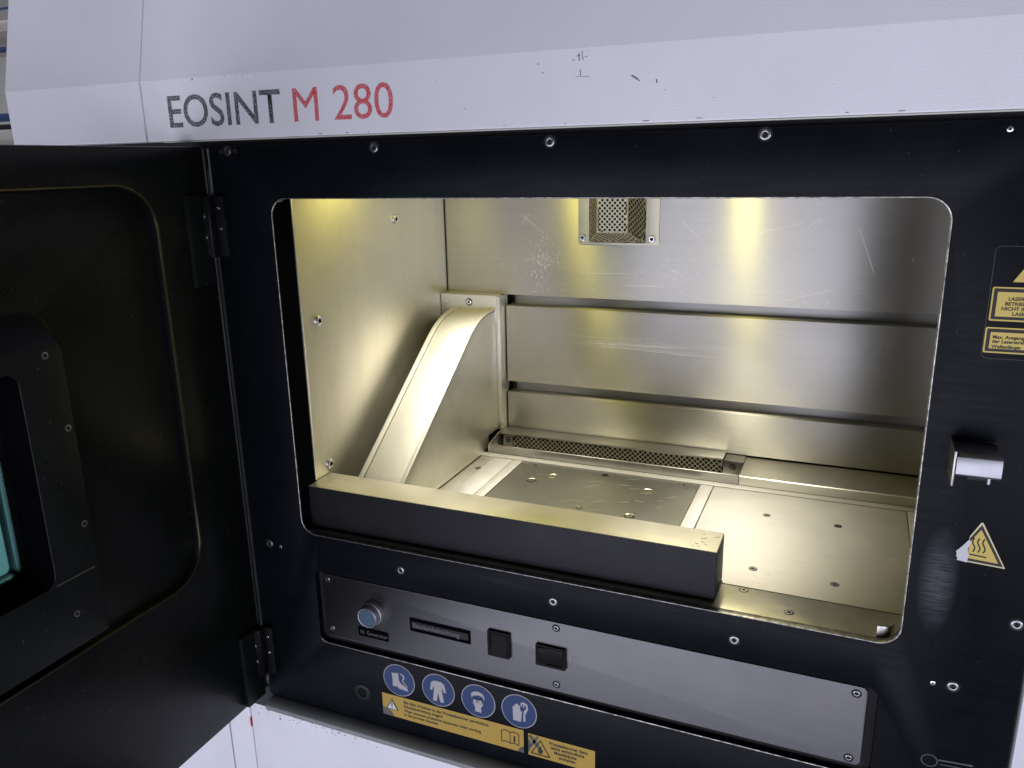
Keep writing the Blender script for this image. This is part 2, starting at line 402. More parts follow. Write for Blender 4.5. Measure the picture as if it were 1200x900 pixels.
for x, z in ((-0.6335, 0.4335), (-0.6145, 0.434)):
    bm = lathe(bmesh.new(), [(0, 0.0003), (0.0026, 0.0003), (0.0026, -0.0004)], 16); obj('blind_hole', bm, 'void_black', panel, loc=(x, 0, z))
bm = lathe(bmesh.new(), [(0, -0.0005), (0.0055, -0.0005), (0.0065, 0.0010), (0.0100, 0.0012), (0.0115, 0.0004), (0.0115, -0.0006)], 28)
obj('blind_plug', bm, 'frame_black', panel, 'round black plug left of the blue safety signs', loc=(-0.508, 0, -0.202))
flat('key_tag', polyline([(0.0990+0.0065*math.cos(a*math.pi/10), -0.1085+0.0060*math.sin(a*math.pi/10)) for a in range(21)], 0.0009), -0.0003, 'rubber_grey', panel, 'faint grey key outline at the lower right of the panel')
flat('key_tag', [stroke((0.1060, -0.1060), (0.1330, -0.1040), 0.0016), stroke((0.1080, -0.1100), (0.1330, -0.1085), 0.0010)], -0.0003, 'rubber_grey', panel)
# neighbouring pale cabinet edge at the right
box('side_panel', 0.1605, 0.40, -0.002, 0.05, -0.6, 0.4395, 'cabinet_white', machine, 0.002, 'pale side panel at the right edge')

# --- control plate in its pocket
pocket = box('pocket_back', PX0-0.004, PX1+0.004, 0.0085, 0.012, PZ0-0.004, PZ1+0.004, 'void_black', machine)
CX0, CX1, CZ0, CZ1 = -0.5545, 0.0435, -0.1352, -0.0515
plate = obj('control_panel', prism(bmesh.new(), rrect(CX0, CX1, CZ0, CZ1, 0.005, 4), 'y', 0.0030, 0.0082), 'plate_steel', machine, 'brushed steel control plate below the chamber', 0.0004)
CY = 0.0030
for x, z in ((-0.547, -0.058), (-0.546, -0.1235), (-0.258, -0.058), (-0.258, -0.1268), (0.0345, -0.0588), (0.0335, -0.129)):
    screw(S_SMALL, (x, CY, z), plate)
bm = lathe(bmesh.new(), [(0, 0.017), (0.0102, 0.017), (0.0108, 0.0165)], 32)
cap = lathe(bmesh.new(), [(0, 0.0134), (0.0100, 0.0134), (0.0106, 0.0128), (0.0108, 0.0110)], 36)
btn = obj('push_button', lathe(bmesh.new(), [(0.0106, 0.0110), (0.0110, 0.0136), (0.0118, 0.0138), (0.0128, 0.0126), (0.0134, 0.0055), (0.0142, 0.0050), (0.0150, 0.0015), (0.0150, 0)], 36), 'latch_steel', plate, 'round push button with steel collar and blue cap', loc=(-0.4865, CY, -0.0895))
bm.free()
obj('button_cap', cap, 'button_blue', plate, 'blue button cap', loc=(-0.4865, CY, -0.0895))
lb = flat('button_label', [[(-0.5085, -0.1240), (-0.4675, -0.1240), (-0.4675, -0.1125), (-0.5085, -0.1125)]], CY-0.0002, 'return_black', plate, 'small dark label under the push button', 0.0006)
text('label_lettering', 'N. Generator', -0.5055, -0.1208, CY-0.0010, 0.0073, 'label_text', plate, 0.92)
flat('light_label', [[(-0.4365, -0.1015), (-0.3595, -0.1015), (-0.3595, -0.0845), (-0.4365, -0.0845)]], CY-0.0002, 'return_black', plate, 'long dark label between button and switches', 0.0006)
flat('label_field', [[(-0.4340, -0.0972), (-0.3620, -0.0972), (-0.3620, -0.0888), (-0.4340, -0.0888)]], CY-0.0008, 'label_grey', plate, None, 0.0002)
text('label_lettering', 'Bauraumbeleuchtung', -0.4325, -0.0958, CY-0.0012, 0.0082, 'label_text', plate, 0.86, 0.0002)
def switch(cx, cz, w_, h_, horiz, label):
    s = obj('rocker_switch', curve_plate('rocker_switch', [rrect(-w_/2, w_/2, -h_/2, h_/2, 0.0012, 3), rrect(-w_/2+.003, w_/2-.003, -h_/2+.003, h_/2-.003, 0.0008, 3)[::-1]], 0.0042, 0.0005), 'switch_black', plate, label, loc=(cx, CY-0.0040, cz))
    iw, ih = w_/2-.0034, h_/2-.0034
    if horiz: pr = [(-iw, 0.003), (-iw, -0.0022), (0, 0.0004), (iw, -0.0002), (iw, 0.003)]
    else: pr = [(-ih, 0.003), (-ih, -0.0020), (0, 0.0006), (ih, -0.0006), (ih, 0.003)]
    bm = bmesh.new()
    if horiz: prism(bm, pr, 'z', -ih, ih)
    else:
        prism(bm, [(p[1], p[0]) for p in pr], 'x', -iw, iw)
    obj('rocker', bm, 'switch_black', plate, None, 0.0005, loc=(cx, CY-0.0030, cz))
switch(-0.324, -0.0915, 0.0262, 0.0315, False, 'upright black rocker switch')
switch(-0.2635, -0.0925, 0.0340, 0.0255, True, 'wide black rocker switch')
ey = CY-0.0001
flat('engraved_symbol', polyline([(-0.328, -0.069), (-0.3225, -0.069), (-0.3225, -0.0735)], 0.0005) + [stroke((-0.3255, -0.0695), (-0.3255, -0.072), 0.0005)], ey, 'engraved_grey', plate)
flat('engraved_symbol', polyline([(-0.3255, -0.1115), (-0.3225, -0.1115), (-0.3215, -0.1150), (-0.3265, -0.1150), (-0.3255, -0.1115)], 0.0005), ey, 'engraved_grey', plate)
for x, s in ((-0.2875, 1), (-0.2385, -1)):
    flat('engraved_symbol', polyline([(x-.0016, -0.096*1), (x-.0016, -0.0915), (x-.0028, -0.0915), (x, -0.088), (x+.0028, -0.0915), (x+.0016, -0.0915), (x+.0016, -0.096), (x-.0016, -0.096)] if s > 0 else
         [(x-.0016, -0.088), (x-.0016, -0.0925), (x-.0028, -0.0925), (x, -0.096), (x+.0028, -0.0925), (x+.0016, -0.0925), (x+.0016, -0.088), (x-.0016, -0.088)], 0.0005), ey, 'engraved_grey', plate)

# --- blue mandatory signs
def sign(cx, cz, icon, label):
    s = flat('safety_sign', [circ(cx, cz, 0.0212)], -0.0003, 'sign_white', panel, label)
    flat('sign_disc', [circ(cx, cz, 0.0202)], -0.0007, 'sign_blue', panel)
    flat('sign_symbol', [[(cx+a*0.0202, cz+b*0.0202) for a, b in P] for P in icon], -0.0011, 'sign_white', panel)
    return s
boot = [[(-.45, .45), (0.0, .50), (0.02, .05), (.10, -.12), (.55, -.38), (.62, -.58), (-.02, -.52), (-.10, -.42), (-.42, -.45), (-.40, .0)],
        [(.12, .55), (.40, .42), (.42, .30), (.30, .05), (.60, -.30), (.54, -.34), (.22, .04), (.32, .30), (.30, .36), (.12, .47)]]
suit = [[(-.22, .62), (.22, .62), (.42, .48), (.52, -.02), (.38, -.06), (.28, .28), (.26, .0), (.36, -.72), (.12, -.74), (.0, -.15), (-.12, -.74), (-.36, -.72), (-.26, .0), (-.28, .28), (-.38, -.06), (-.52, -.02), (-.42, .48)]]
head = [[(-.30, .10), (.30, .10), (.31, -.15), (.18, -.38), (.20, -.68), (-.20, -.68), (-.18, -.38), (-.31, -.15)],
        [(-.36, .10), (-.42, .42), (-.24, .60), (.05, .66), (.30, .56), (.42, .34), (.36, .10), (.32, .34), (.10, .42), (-.16, .36), (-.32, .30)],
        ]
glove = [[(-.34, -.60), (.12, -.62), (.16, -.30), (.20, .05), (.10, .10), (.06, .42), (-.02, .42), (-.05, .50), (-.13, .50), (-.15, .44), (-.24, .42), (-.26, .30), (-.36, .26)],
         [(.12, .62), (.34, .68), (.52, .58), (.56, .30), (.38, -.12), (.40, -.52), (.26, -.54), (.28, -.10), (.30, .10), (.46, .34), (.42, .50), (.34, .54), (.33, .34), (.27, .34), (.27, .56), (.20, .55), (.19, .36), (.13, .36)]]
sign(-0.4545, -0.1708, boot, 'round blue safety boots sign')
sign(-0.4020, -0.1702, suit, 'round blue protective suit sign')
sign(-0.3510, -0.1708, head, 'round blue eye protection sign')
sign(-0.3010, -0.1702, glove, 'round blue gloves sign')
gx, gz = -0.3510, -0.1708+0.0000
flat('sign_goggles', [circ(gx-0.0034, gz+0.0006, 0.0030, 16), circ(gx+0.0034, gz+0.0006, 0.0030, 16)], -0.0014, 'sign_blue', panel)
flat('sign_lenses', [circ(gx-0.0034, gz+0.0006, 0.0022, 16), circ(gx+0.0034, gz+0.0006, 0.0022, 16)], -0.0018, 'sign_white', panel)

# --- yellow warning labels
def tri(cx, cz, s): return [(cx-s, cz-s*0.85), (cx+s, cz-s*0.85), (cx, cz+s*0.9)]
flat('warning_label', [[(-0.4795, -0.2232), (-0.2960, -0.2232), (-0.2960, -0.1935), (-0.4795, -0.1935)]], -0.0003, 'sign_yellow', panel, 'long yellow warning label with open book symbol')
yp = -0.0007
flat('warning_symbol', [tri(-0.4660, -0.2065, 0.0082)], yp, 'print_black', panel)
flat('warning_symbol', [tri(-0.4660, -0.2070, 0.0064)], yp-0.0004, 'peeled_paper', panel)
flat('warning_symbol', [stroke((-0.466, -0.2035), (-0.466, -0.2085), 0.0014), circ(-0.466, -0.2105, 0.0008, 10)], yp-0.0008, 'print_black', panel)
flat('label_wear', [[(-0.4793, -0.2128), (-0.4740, -0.2140), (-0.4690, -0.2160), (-0.4660, -0.2200), (-0.4650, -0.2231), (-0.4793, -0.2231)]], -0.0006, 'rubber_grey', panel)
flat('label_wear', [[(-0.3035, -0.2231), (-0.3015, -0.2190), (-0.2985, -0.2160), (-0.2961, -0.2150), (-0.2961, -0.2231)]], -0.0006, 'rubber_grey', panel)
for k, (s, sz, z) in enumerate((('Bei allen Arbeiten in der Prozesskammer persönliche', 0.0056, -0.2012), ('Schutzausrüstung tragen!', 0.0056, -0.2068), ('Wear personal protective equipment when working', 0.0052, -0.2128), ('in the process chamber.', 0.0052, -0.2182))):
    text('label_lettering', s, -0.4500, z, yp-0.0001, sz, 'print_black', panel, 0.92, 0.00012)
bk = [(-0.3230, -0.2155), (-0.3230, -0.2010), (-0.3175, -0.1990), (-0.3125, -0.2010), (-0.3075, -0.1990), (-0.3018, -0.2010), (-0.3018, -0.2155), (-0.3075, -0.2138), (-0.3125, -0.2155), (-0.3175, -0.2138), (-0.3230, -0.2155)]
flat('book_symbol', polyline(bk, 0.0008) + [stroke((-0.3125, -0.2010), (-0.3125, -0.2155), 0.0008)], yp, 'print_black', panel)
text('book_letter', 'i', -0.3085, -0.2118, yp-0.0003, 0.0110, 'print_black', panel, 1.1, 0.0005)
flat('warning_label', [[(-0.2905, -0.2235), (-0.2130, -0.2235), (-0.2130, -0.1955), (-0.2905, -0.1955)]], -0.0003, 'sign_yellow', panel, 'short torn yellow label with flame triangle')
flat('warning_symbol', polyline([(-0.2870, -0.2200), (-0.2650, -0.2200), (-0.2760, -0.2010), (-0.2870, -0.2200)], 0.0012), yp, 'print_black', panel)
flat('warning_symbol', [[(-0.2785, -0.2180), (-0.2740, -0.2180), (-0.2728, -0.2140), (-0.2745, -0.2120), (-0.2752, -0.2080), (-0.2770, -0.2110), (-0.2790, -0.2140)]], yp, 'print_black', panel)
flat('label_wear', [stroke((-0.2890, -0.1975), (-0.2770, -0.2120), 0.0045), stroke((-0.2790, -0.1970), (-0.2880, -0.2125), 0.0030), [(-0.2904, -0.2030), (-0.2875, -0.2060), (-0.2880, -0.2160), (-0.2904, -0.2200)]], -0.0006, 'rubber_grey', panel)
for s, z, x in (('Prozesskammer kann', -0.2028, -0.2655), ('leicht entzündliche', -0.2082, -0.2640), ('Metallstäube', -0.2136, -0.2600), ('enthalten', -0.2188, -0.2545)):
    text('label_lettering', s, x, z, yp-0.0001, 0.0056, 'print_black', panel, 0.92, 0.00014)

# --- laser labels on the right, behind a clear film
fr = rrect(0.0955, 0.1520, 0.2630, 0.3490, 0.004, 5)
flat('label_film', polyline(fr+fr[:1], 0.0005), 0.0, 'clear_film', panel, None, 0.0004)
def lab(x0, x1, z0, z1, label):
    flat('laser_label', [rrect(x0, x1, z0, z1, 0.0012, 4)], -0.0003, 'sticker_yellow', panel, label)
    flat('label_border', [rrect(x0+.0012, x1-.0012, z0+.0012, z1-.0012, 0.0006, 3)], -0.0007, 'print_black', panel)
    flat('label_field', [rrect(x0+.0036, x1-.0036, z0+.0036, z1-.0036, 0.0003, 2)], -0.0011, 'sticker_yellow', panel)
lab(0.0970, 0.1500, 0.2925, 0.3185, 'upper yellow laser warning label with black border')
lab(0.0960, 0.1500, 0.2675, 0.2875, 'lower yellow laser power label with black border')
for s, x, z in (('LASERSTRAHLUNG', 0.1080, 0.3086), ('BETRIEB DURCH', 0.1062, 0.3048), ('NICHT IN DEN', 0.1042, 0.3010), ('LASERSTRAHL', 0.1118, 0.2972)):
    text('label_lettering', s, x, z, -0.0016, 0.0037, 'print_black', panel, 1.05, 0.00010)
for s, x, z in (('Max. Ausgangsleistung', 0.1012, 0.2790), ('der Laserstrahlung', 0.1012, 0.2756), ('Wellenlänge:', 0.1012, 0.2716)):
    text('label_lettering', s, x, z, -0.0016, 0.0036, 'print_black', panel, 1.05, 0.00010)
flat('laser_triangle', [[(0.1095, 0.3225), (0.1400, 0.3225), (0.1248, 0.3480)]], -0.0004, 'sticker_yellow', panel, 'yellow laser warning triangle above the labels')
# hot-surface triangle with its torn pale corner
T = [(0.0975, 0.0905), (0.1335, 0.0885), (0.1130, 0.1262)]
flat('hot_surface_sign', [[(0.1045, 0.0900), (0.1335, 0.0885), (0.1136, 0.1262), (0.1122, 0.1262), (0.1055, 0.1130)]], -0.0003, 'sticker_cream', panel, 'yellow hot surface triangle with torn pale corner')
flat('sign_border', [[(0.1050, 0.0912), (0.1318, 0.0898), (0.1130, 0.1243), (0.1060, 0.1118)]], -0.0007, 'print_black', panel)
flat('sign_field', [[(0.1055, 0.0938), (0.1280, 0.0925), (0.1128, 0.1205), (0.1060, 0.1085)]], -0.0011, 'sticker_yellow', panel)
flat('torn_corner', [[(0.0968, 0.0985), (0.0978, 0.0960), (0.0972, 0.0945), (0.0985, 0.0930), (0.0982, 0.0908), (0.1058, 0.0898), (0.1062, 0.0960), (0.1050, 0.1020), (0.1068, 0.1085), (0.1052, 0.1105), (0.1010, 0.1040)]], -0.0013, 'peeled_paper', panel)
wav = []
for cx in (0.1088, 0.1125, 0.1162):
    pts = [(cx+0.0011*math.sin(k/10*2*math.pi), 0.1000+0.0125*k/10) for k in range(11)]
    wav += polyline(pts, 0.0010)
flat('sign_symbol', wav + [stroke((0.1068, 0.0975), (0.1190, 0.0965), 0.0011)], -0.0014, 'print_black', panel)

# --- door catch on the right of the opening
bm = bmesh.new(); bx(bm, 0.0822, 0.0838, -0.036, 0.0, 0.168, 0.1965)
catch = obj('door_catch', bm, 'rail_steel', machine, 'steel door catch bracket right of the opening', 0.0005)
prof = [(-0.002, 0.1935), (-0.0345, 0.1935), (-0.0366, 0.1924), (-0.0376, 0.1880), (-0.0376, 0.1790), (-0.0355, 0.1770), (-0.002, 0.1770)]
obj('catch_roller', prism(bmesh.new(), prof, 'x', 0.0842, 0.1150), 'latch_steel', catch, None, 0.0006)
box('catch_base', 0.0830, 0.1150, -0.0008, 0.0002, 0.174, 0.1960, 'panel_black', catch, 0.0006)
box('catch_tab', 0.0930, 0.1060, -0.034, -0.004, 0.1738, 0.1768, 'frame_black', catch, 0.0004)
obj('catch_pin', lathe(bmesh.new(), [(0, -0.006), (0.0014, -0.006), (0.0014, 0.002), (0, 0.002)], 12, 'z', (0.1085, -0.028, 0.1762)), 'latch_steel', catch)

# --- process chamber
YB, XL = 0.392, -0.575
lw = box('side_wall', XL-0.004, XL, 0.0365, 0.50, -0.004, 0.452, 'wall_steel', machine, 0.0006, 'bright steel left chamber wall')
for y, z in ((0.248, 0.346), (0.063, 0.242), (0.062, 0.064)): screw(S_WALL, (XL, y, z), lw, 'x')
screw(S_DOT, (XL, 0.352, 0.2165), lw, 'x', 'pin'); screw(S_DOT, (XL, 0.0605, 0.0465), lw, 'x', 'pin')
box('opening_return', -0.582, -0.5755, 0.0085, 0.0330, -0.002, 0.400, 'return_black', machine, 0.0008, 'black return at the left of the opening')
box('wall_edge', -0.5795, -0.5748, 0.0335, 0.0362, 0.045, 0.400, 'bare_steel', machine, 0.0004)
box('corner_seam', XL, XL+0.0010, YB-0.0010, YB+0.003, 0.2285, 0.4515, 'void_black', machine)
bw = box('back_wall', XL+0.0002, 0.16, YB, YB+0.006, 0.2265, 0.452, 'back_steel', machine, 0.0005, 'upper brushed steel back wall')
def louvre(z0, z1, label):
    pts = [(YB, z0), (YB, z1), (YB+0.020, z1+0.0004), (YB+0.0205, z1+0.0240), (YB+0.025, z1+0.0240), (YB+0.025, z0)]
    return obj('back_plank', prism(bmesh.new(), pts, 'x', -0.4775, 0.16), 'back_steel', machine, label, 0.0007)
lv2 = louvre(0.0930, 0.2095, 'middle brushed steel back panel with sloped upper edge')
lv3 = louvre(0.0165, 0.0755, 'lowest brushed steel back panel with sloped upper edge')
box('cavity', -0.60, 0.17, YB+0.026, YB+0.032, -0.01, 0.24, 'void_black', machine)
box('right_wall', 0.145, 0.149, 0.009, 0.50, -0.004, 0.452, 'rail_steel', machine)
box('chamber_roof', -0.58, 0.15, 0.009, 0.50, 0.4525, 0.4565, 'wall_steel', machine)
for x, y, z, p in LAMPS:
    obj('lamp_bezel', lathe(bmesh.new(), [(0.0205, 0.4522), (0.0205, 0.430), (0.024, 0.430), (0.024, 0.4522)], 28, 'z', (x, y, 0)), 'bare_steel', machine)

# vent with perforated hood, high on the back wall
def perf(bm, q, nu, rows, ru, rv, seg=8):
    """perforated sheet on the quad q = (bl, br, tr, tl): staggered real holes, one diamond cell each (rows is odd)"""
    bl, br, tr, tl = [Vector(p) for p in q]; cache = {}
    def V(u, v):
        k = (round(u, 5), round(v, 5))
        if k not in cache: cache[k] = bm.verts.new((bl*(1-u)+br*u)*(1-v) + (tl*(1-u)+tr*u)*v)
        return cache[k]
    cu, dv = 1/nu, 1/(rows+1)
    for j in range(rows):
        odd = j % 2; vc = (j+1)*dv
        for i in range(nu-odd):
            uc = (i+0.5+0.5*odd)*cu; out, inn = [], []
            for k in range(seg):
                a = 2*math.pi*k/seg; c_, s_ = math.cos(a), math.sin(a); m_ = abs(c_)+abs(s_)
                out.append(V(uc+c_/m_*cu/2, vc+s_/m_*dv)); inn.append(V(uc+c_*ru, vc+s_*rv))
            for k in range(seg): bm.faces.new((out[k], out[(k+1) % seg], inn[(k+1) % seg], inn[k]))
        if odd:
            bm.faces.new((V(0, vc-dv), V(0.5*cu, vc), V(0, vc+dv))); bm.faces.new((V(1, vc-dv), V(1, vc+dv), V(1-0.5*cu, vc)))
    for v, w in ((0, dv), (1, 1-dv)):
        for i in range(nu-1): bm.faces.new((V((i+0.5)*cu, v), V((i+1.5)*cu, v), V((i+1)*cu, w)))
        bm.faces.new((V(0, v), V(0.5*cu, v), V(0, w))); bm.faces.new((V(1, v), V(1, w), V(1-0.5*cu, v)))
    return bm
fo = rrect(-0.3635, -0.2485, 0.3030, 0.46, 0.003, 4)
VF = curve_plate('exhaust_vent', [fo, [(-0.3475, 0.3060), (-0.2670, 0.3060), (-0.2670, 0.45), (-0.3475, 0.45)][::-1]], 0.0016, 0.0003)
for v in VF.verts: v.co.y += YB-0.0017
vent = link('exhaust_vent', to_mesh('exhaust_vent', VF, 'vent_steel'), machine, 'perforated steel vent hood high on the back wall')
A0, A1, A2, A3 = (-0.3475, YB-0.0016, 0.306), (-0.2670, YB-0.0016, 0.306), (-0.2670, YB-0.0016, 0.45), (-0.3475, YB-0.0016, 0.45)
B0, B1, B2, B3 = (-0.3265, 0.360, 0.3225), (-0.2845, 0.360, 0.3225), (-0.2845, 0.360, 0.45), (-0.3265, 0.360, 0.45)
for nm, q, nu, nv in (('vent_front', (B0, B1, B2, B3), 6, 35), ('vent_side', (B1, A1, A2, B2), 5, 35), ('vent_side', (A0, B0, B3, A3), 5, 35), ('vent_bottom', (A0, A1, B1, B0), 9, 9)):
    w_ = (Vector(q[1])-Vector(q[0])).length if nm != 'vent_bottom' else 0.066; h_ = (Vector(q[3])-Vector(q[0])).length
    obj(nm, perf(bmesh.new(), q, nu, nv, 0.0019/w_, 0.0019/h_), 'vent_steel', vent)
bm = bmesh.new()
for p, q in ((B0, B3), (B1, B2), (B0, B1), (A0, B0), (A1, B1)): tube(bm, (p, q), 0.0009, 6)
obj('vent_edges', bm, 'vent_steel', vent)
box('vent_cavity', -0.345, -0.269, YB-0.0015, YB-0.0006, 0.308, 0.448, 'void_black', vent)
for x, z in ((-0.3565, 0.3125), (-0.2580, 0.3118)): screw(S_VENT, (x, YB-0.0018, z), vent)

# duct: sloped lid from the back wall down to the front
DX0, DX1 = -0.547, -0.4855
prof = [(0.371, 0.2035), (0.362, 0.2035)]
th = math.atan(0.728); tl_ = 0.042; Rr = tl_/math.tan(th/2); yc, zc = 0.3138+tl_, 0.2035-Rr
for k in range(11):
    a = math.radians(90)+th*k/10; prof.append((yc+Rr*math.cos(a), zc+Rr*math.sin(a)))
prof += [(0.200, 0.0435+0.106*0.728), (0.094, 0.0435), (0.0755, 0.0300), (0.0755, 0.0005)]
body = prof + [(0.335, 0.0005), (0.335, 0.0215), (0.371, 0.0215)]
duct = obj('duct_cover', prism(bmesh.new(), body, 'x', DX0+0.001, DX1), 'duct_steel', machine, 'sloping steel duct cover on the left of the chamber', 0.0004)
def band(x0, x1, d0, d1, mat, name, label=None, bev=0.0003):
    top, bot = [], []
    for i, p in enumerate(prof[:-1]):
        a = Vector(prof[max(i-1, 0)]); b_ = Vector(prof[min(i+1, len(prof)-2)]); t = (b_-a).normalized(); n = Vector((t.y, -t.x))
        if n.y < 0: n = -n
        top.append(tuple(Vector(p)+n*d1)); bot.append(tuple(Vector(p)+n*d0))
    return obj(name, prism(bmesh.new(), top+bot[::-1], 'x', x0, x1), mat, duct, label, bev)
band(DX0+0.0048, DX1-0.0050, -0.0006, 0.0018, 'lid_steel', 'duct_lid', 'bright sloping lid strip of the duct')
band(DX0-0.0022, DX0+0.0040, 0.0019, 0.0042, 'lid_steel', 'lid_rim')
band(DX1-0.0042, DX1+0.0012, 0.0019, 0.0042, 'lid_steel', 'lid_rim')
head_ = box('duct_head', XL+0.0006, -0.4835, 0.3685, YB-0.0005, 0.190, 0.2275, 'wall_steel', duct, 0.0007, 'flat steel head plate of the duct with one screw')
screw(ringed('head_screw', 0.0044, 0.0012, 0.4, 1.3), (-0.5275, 0.3685, 0.2165), duct)
screw(S_DOT, (-0.566, 0.3685, 0.2165), duct, name='pin')
box('duct_flange', -0.4862, -0.4790, 0.3716, YB+0.010, 0.0195, 0.2255, 'duct_steel', duct, 0.0002)

# front cover bar
bar = box('cover_bar', XL+0.0008, -0.0985, 0.017, 0.0625, 0.0015, 0.0522, 'bar_shaded', machine, 0.0012, 'steel cover bar along the chamber front, shaded sides and lit top in its colours', 3)
bar.data.materials.append(MATS['bar_lit'])
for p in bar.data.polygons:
    if p.normal.z > 0.35: p.material_index = 1  # lit top and shaded sides of one bar, painted as two materials
bm = bmesh.new()
for k in range(9):
    x = random.uniform(-0.126, -0.104); y = random.uniform(0.022, 0.056); a = random.uniform(-0.5, 0.6)
    L_ = random.uniform(0.002, 0.006); prism(bm, stroke((x, y), (x+L_*math.cos(a), y+L_*math.sin(a)), 0.0006), 'z', 0.0521, 0.05235)
o = obj('bar_nicks', bm, 'scuff_dark', bar); o['kind'] = 'stuff'

# chamber floor
fl = box('chamber_floor', -0.60, 0.15, 0.0005, 0.42, -0.012, -0.0045, 'floor_steel', machine, 0, 'steel chamber floor')
ledge = obj('front_ledge', prism(bmesh.new(), [(0.0085, -0.0044), (0.0085, -0.0008), (0.0545, -0.0002), (0.0545, -0.0044)], 'x', -0.574, 0.140), 'polished_steel', machine, 'polished steel ledge along the front of the floor', 0.0004)
screw(S_FLAT, (-0.030, 0.023, -0.0005), ledge, 'z'); screw(S_FLAT, (-0.075, 0.0495, -0.0002), ledge, 'z')
obj('corner_tab', prism(bmesh.new(), [(0.0455, 0.0088), (0.0475, 0.0088), (0.0535, 0.0098), (0.0580, 0.0130), (0.0605, 0.0190), (0.0590, 0.0190), (0.0568, 0.0140), (0.0528, 0.0113), (0.0455, 0.0106)], 'z', -0.0006, 0.0105), 'rail_steel', machine, 'curved steel tab in the lower right corner of the opening', 0.0003)
rp = box('floor_plate', -0.1465, 0.0815, 0.0556, 0.3050, -0.0044, 0.0002, 'floor_steel', machine, 0.0005, 'bright floor plate right of the build platform')
for x, y in ((-0.073, 0.237), (0.007, 0.235), (-0.072, 0.096), (0.008, 0.092)): screw(S_FLAT, (x, y, 0.0003), rp, 'z')
box('floor_strip', 0.0828, 0.143, 0.0556, 0.3050, -0.0044, 0.0006, 'floor_steel', machine, 0.0005)
bm = bx(bmesh.new(), -0.1640, -0.1478, 0.0556, 0.3050, -0.0044, 0.0004); obj('floor_strip', bm, 'floor_steel', machine, None, 0.0004)
bm = bx(bmesh.new(), -0.4330, -0.4182, 0.0556, 0.3050, -0.0044, 0.0004); obj('floor_strip', bm, 'floor_steel', machine, None, 0.0004)
st = box('floor_strip', -0.4640, -0.4338, 0.0556, 0.3050, -0.0044, 0.0000, 'floor_steel', machine, 0.0004)
bm = bx(bmesh.new(), -0.4850, -0.4648, 0.0556, 0.3050, -0.0044, -0.0010); st2 = obj('floor_strip', bm, 'duct_steel', machine, None, 0.0004)
screw(S_FLAT, (-0.4685, 0.2605, -0.0009), st2, 'z')
box('floor_strip', -0.574, 0.143, 0.3058, 0.3185, -0.0044, 0.0012, 'floor_steel', machine, 0.0005, 'narrow bright strip behind the build platform')
# the build platform with its bolt holes
plat_y0, plat_y1 = 0.0556, 0.3045
plat = box('build_platform', -0.4172, -0.1650, plat_y0, plat_y1, -0.0044, -0.0002, 'platform_steel', machine, 0.0005, 'square dull grey build platform with bolt holes')
def hole(x, y, r, gold=True):
    prof = [(0, -0.0008), (r*0.30, -0.0008), (r*0.34, 0.0003), (r*0.58, 0.0004), (r*0.66, 0.0000), (r*0.80, 0.0000), (r*0.86, 0.0004), (r*0.98, 0.0004), (r, -0.001)] if gold else [(0, 0.0001), (r*0.9, 0.0001), (r, 0.0002), (r, -0.001)]
    o = obj('platform_bolt' if gold else 'platform_hole', lathe(bmesh.new(), prof, 24, 'z', (x, y, -0.0002)), ['polished_steel' if gold else 'void_black', 'void_black'], plat)
    if gold:
        for p in o.data.polygons:
            d = math.hypot(p.center.x-x, p.center.y-y)/r
            if d < 0.32 or (r < 0.0085 and 0.60 < d < 0.70): p.material_index = 1
for x, y, r, g in ((-0.380, 0.242, 0.0082, True), (-0.358, 0.266, 0.0086, True), (-0.292, 0.2945, 0.0050, False), (-0.224, 0.259, 0.0092, True), (-0.291, 0.180, 0.0060, True), (-0.227, 0.177, 0.0082, True),
                   (-0.4095, 0.2855, 0.0022, True), (-0.4010, 0.2975, 0.0018, True), (-0.3950, 0.2972, 0.0018, False), (-0.1850, 0.2985, 0.0018, False), (-0.1910, 0.2990, 0.0014, False), (-0.1800, 0.2860, 0.0018, True), (-0.1765, 0.2915, 0.0016, True), (-0.3860, 0.272, 0.0015, True)):
    hole(x, y, r, g)
bm = bmesh.new()
for k in range(20):
    x = random.gauss(-0.315, 0.045); y = random.uniform(0.17, 0.29); a = random.gauss(0.5, 0.25); L_ = random.uniform(0.004, 0.02)
    if -0.41 < x < -0.18: prism(bm, stroke((x, y), (x+L_*math.cos(a), y+L_*math.sin(a)), random.uniform(0.00010, 0.0002)), 'z', -0.0003, -0.00005)
o = obj('platform_scratches', bm, 'scratch_bright', plat); o['kind'] = 'stuff'

# gas rail along the foot of the back wall
rail = obj('gas_rail', prism(bmesh.new(), [(0.3192, -0.0044), (0.3192, 0.0128), (0.3200, 0.0138), (0.3216, 0.0138), (0.3224, 0.0128), (0.3224, -0.0030), (0.3640, -0.0030), (0.3640, -0.0044)], 'x', -0.4780, -0.1180), 'rail_steel', machine, 'steel gas rail with perforated plate along the back', 0.0003)
obj('rail_block', prism(bmesh.new(), [(0.3192, -0.0044), (0.3192, 0.0125), (0.3205, 0.0137), (0.3910, 0.0145), (0.3910, -0.0044)], 'x', -0.1172, 0.1430), 'pitted_steel', rail, 'pitted steel block at the right of the rail', 0.0006)
GY, GZ0, GZ1 = 0.3600, -0.0030, 0.0182
obj('perforated_plate', perf(bmesh.new(), ((-0.4560, GY, GZ0), (-0.1450, GY, GZ0), (-0.1450, GY, GZ1), (-0.4560, GY, GZ1)), 42, 5, 0.00215/0.311, 0.00215/0.0212), 'vent_steel', rail, 'perforated plate of the gas rail')
box('rail_cavity', -0.4560, -0.1450, 0.3660, 0.3680, -0.0030, 0.0172, 'void_black', rail)
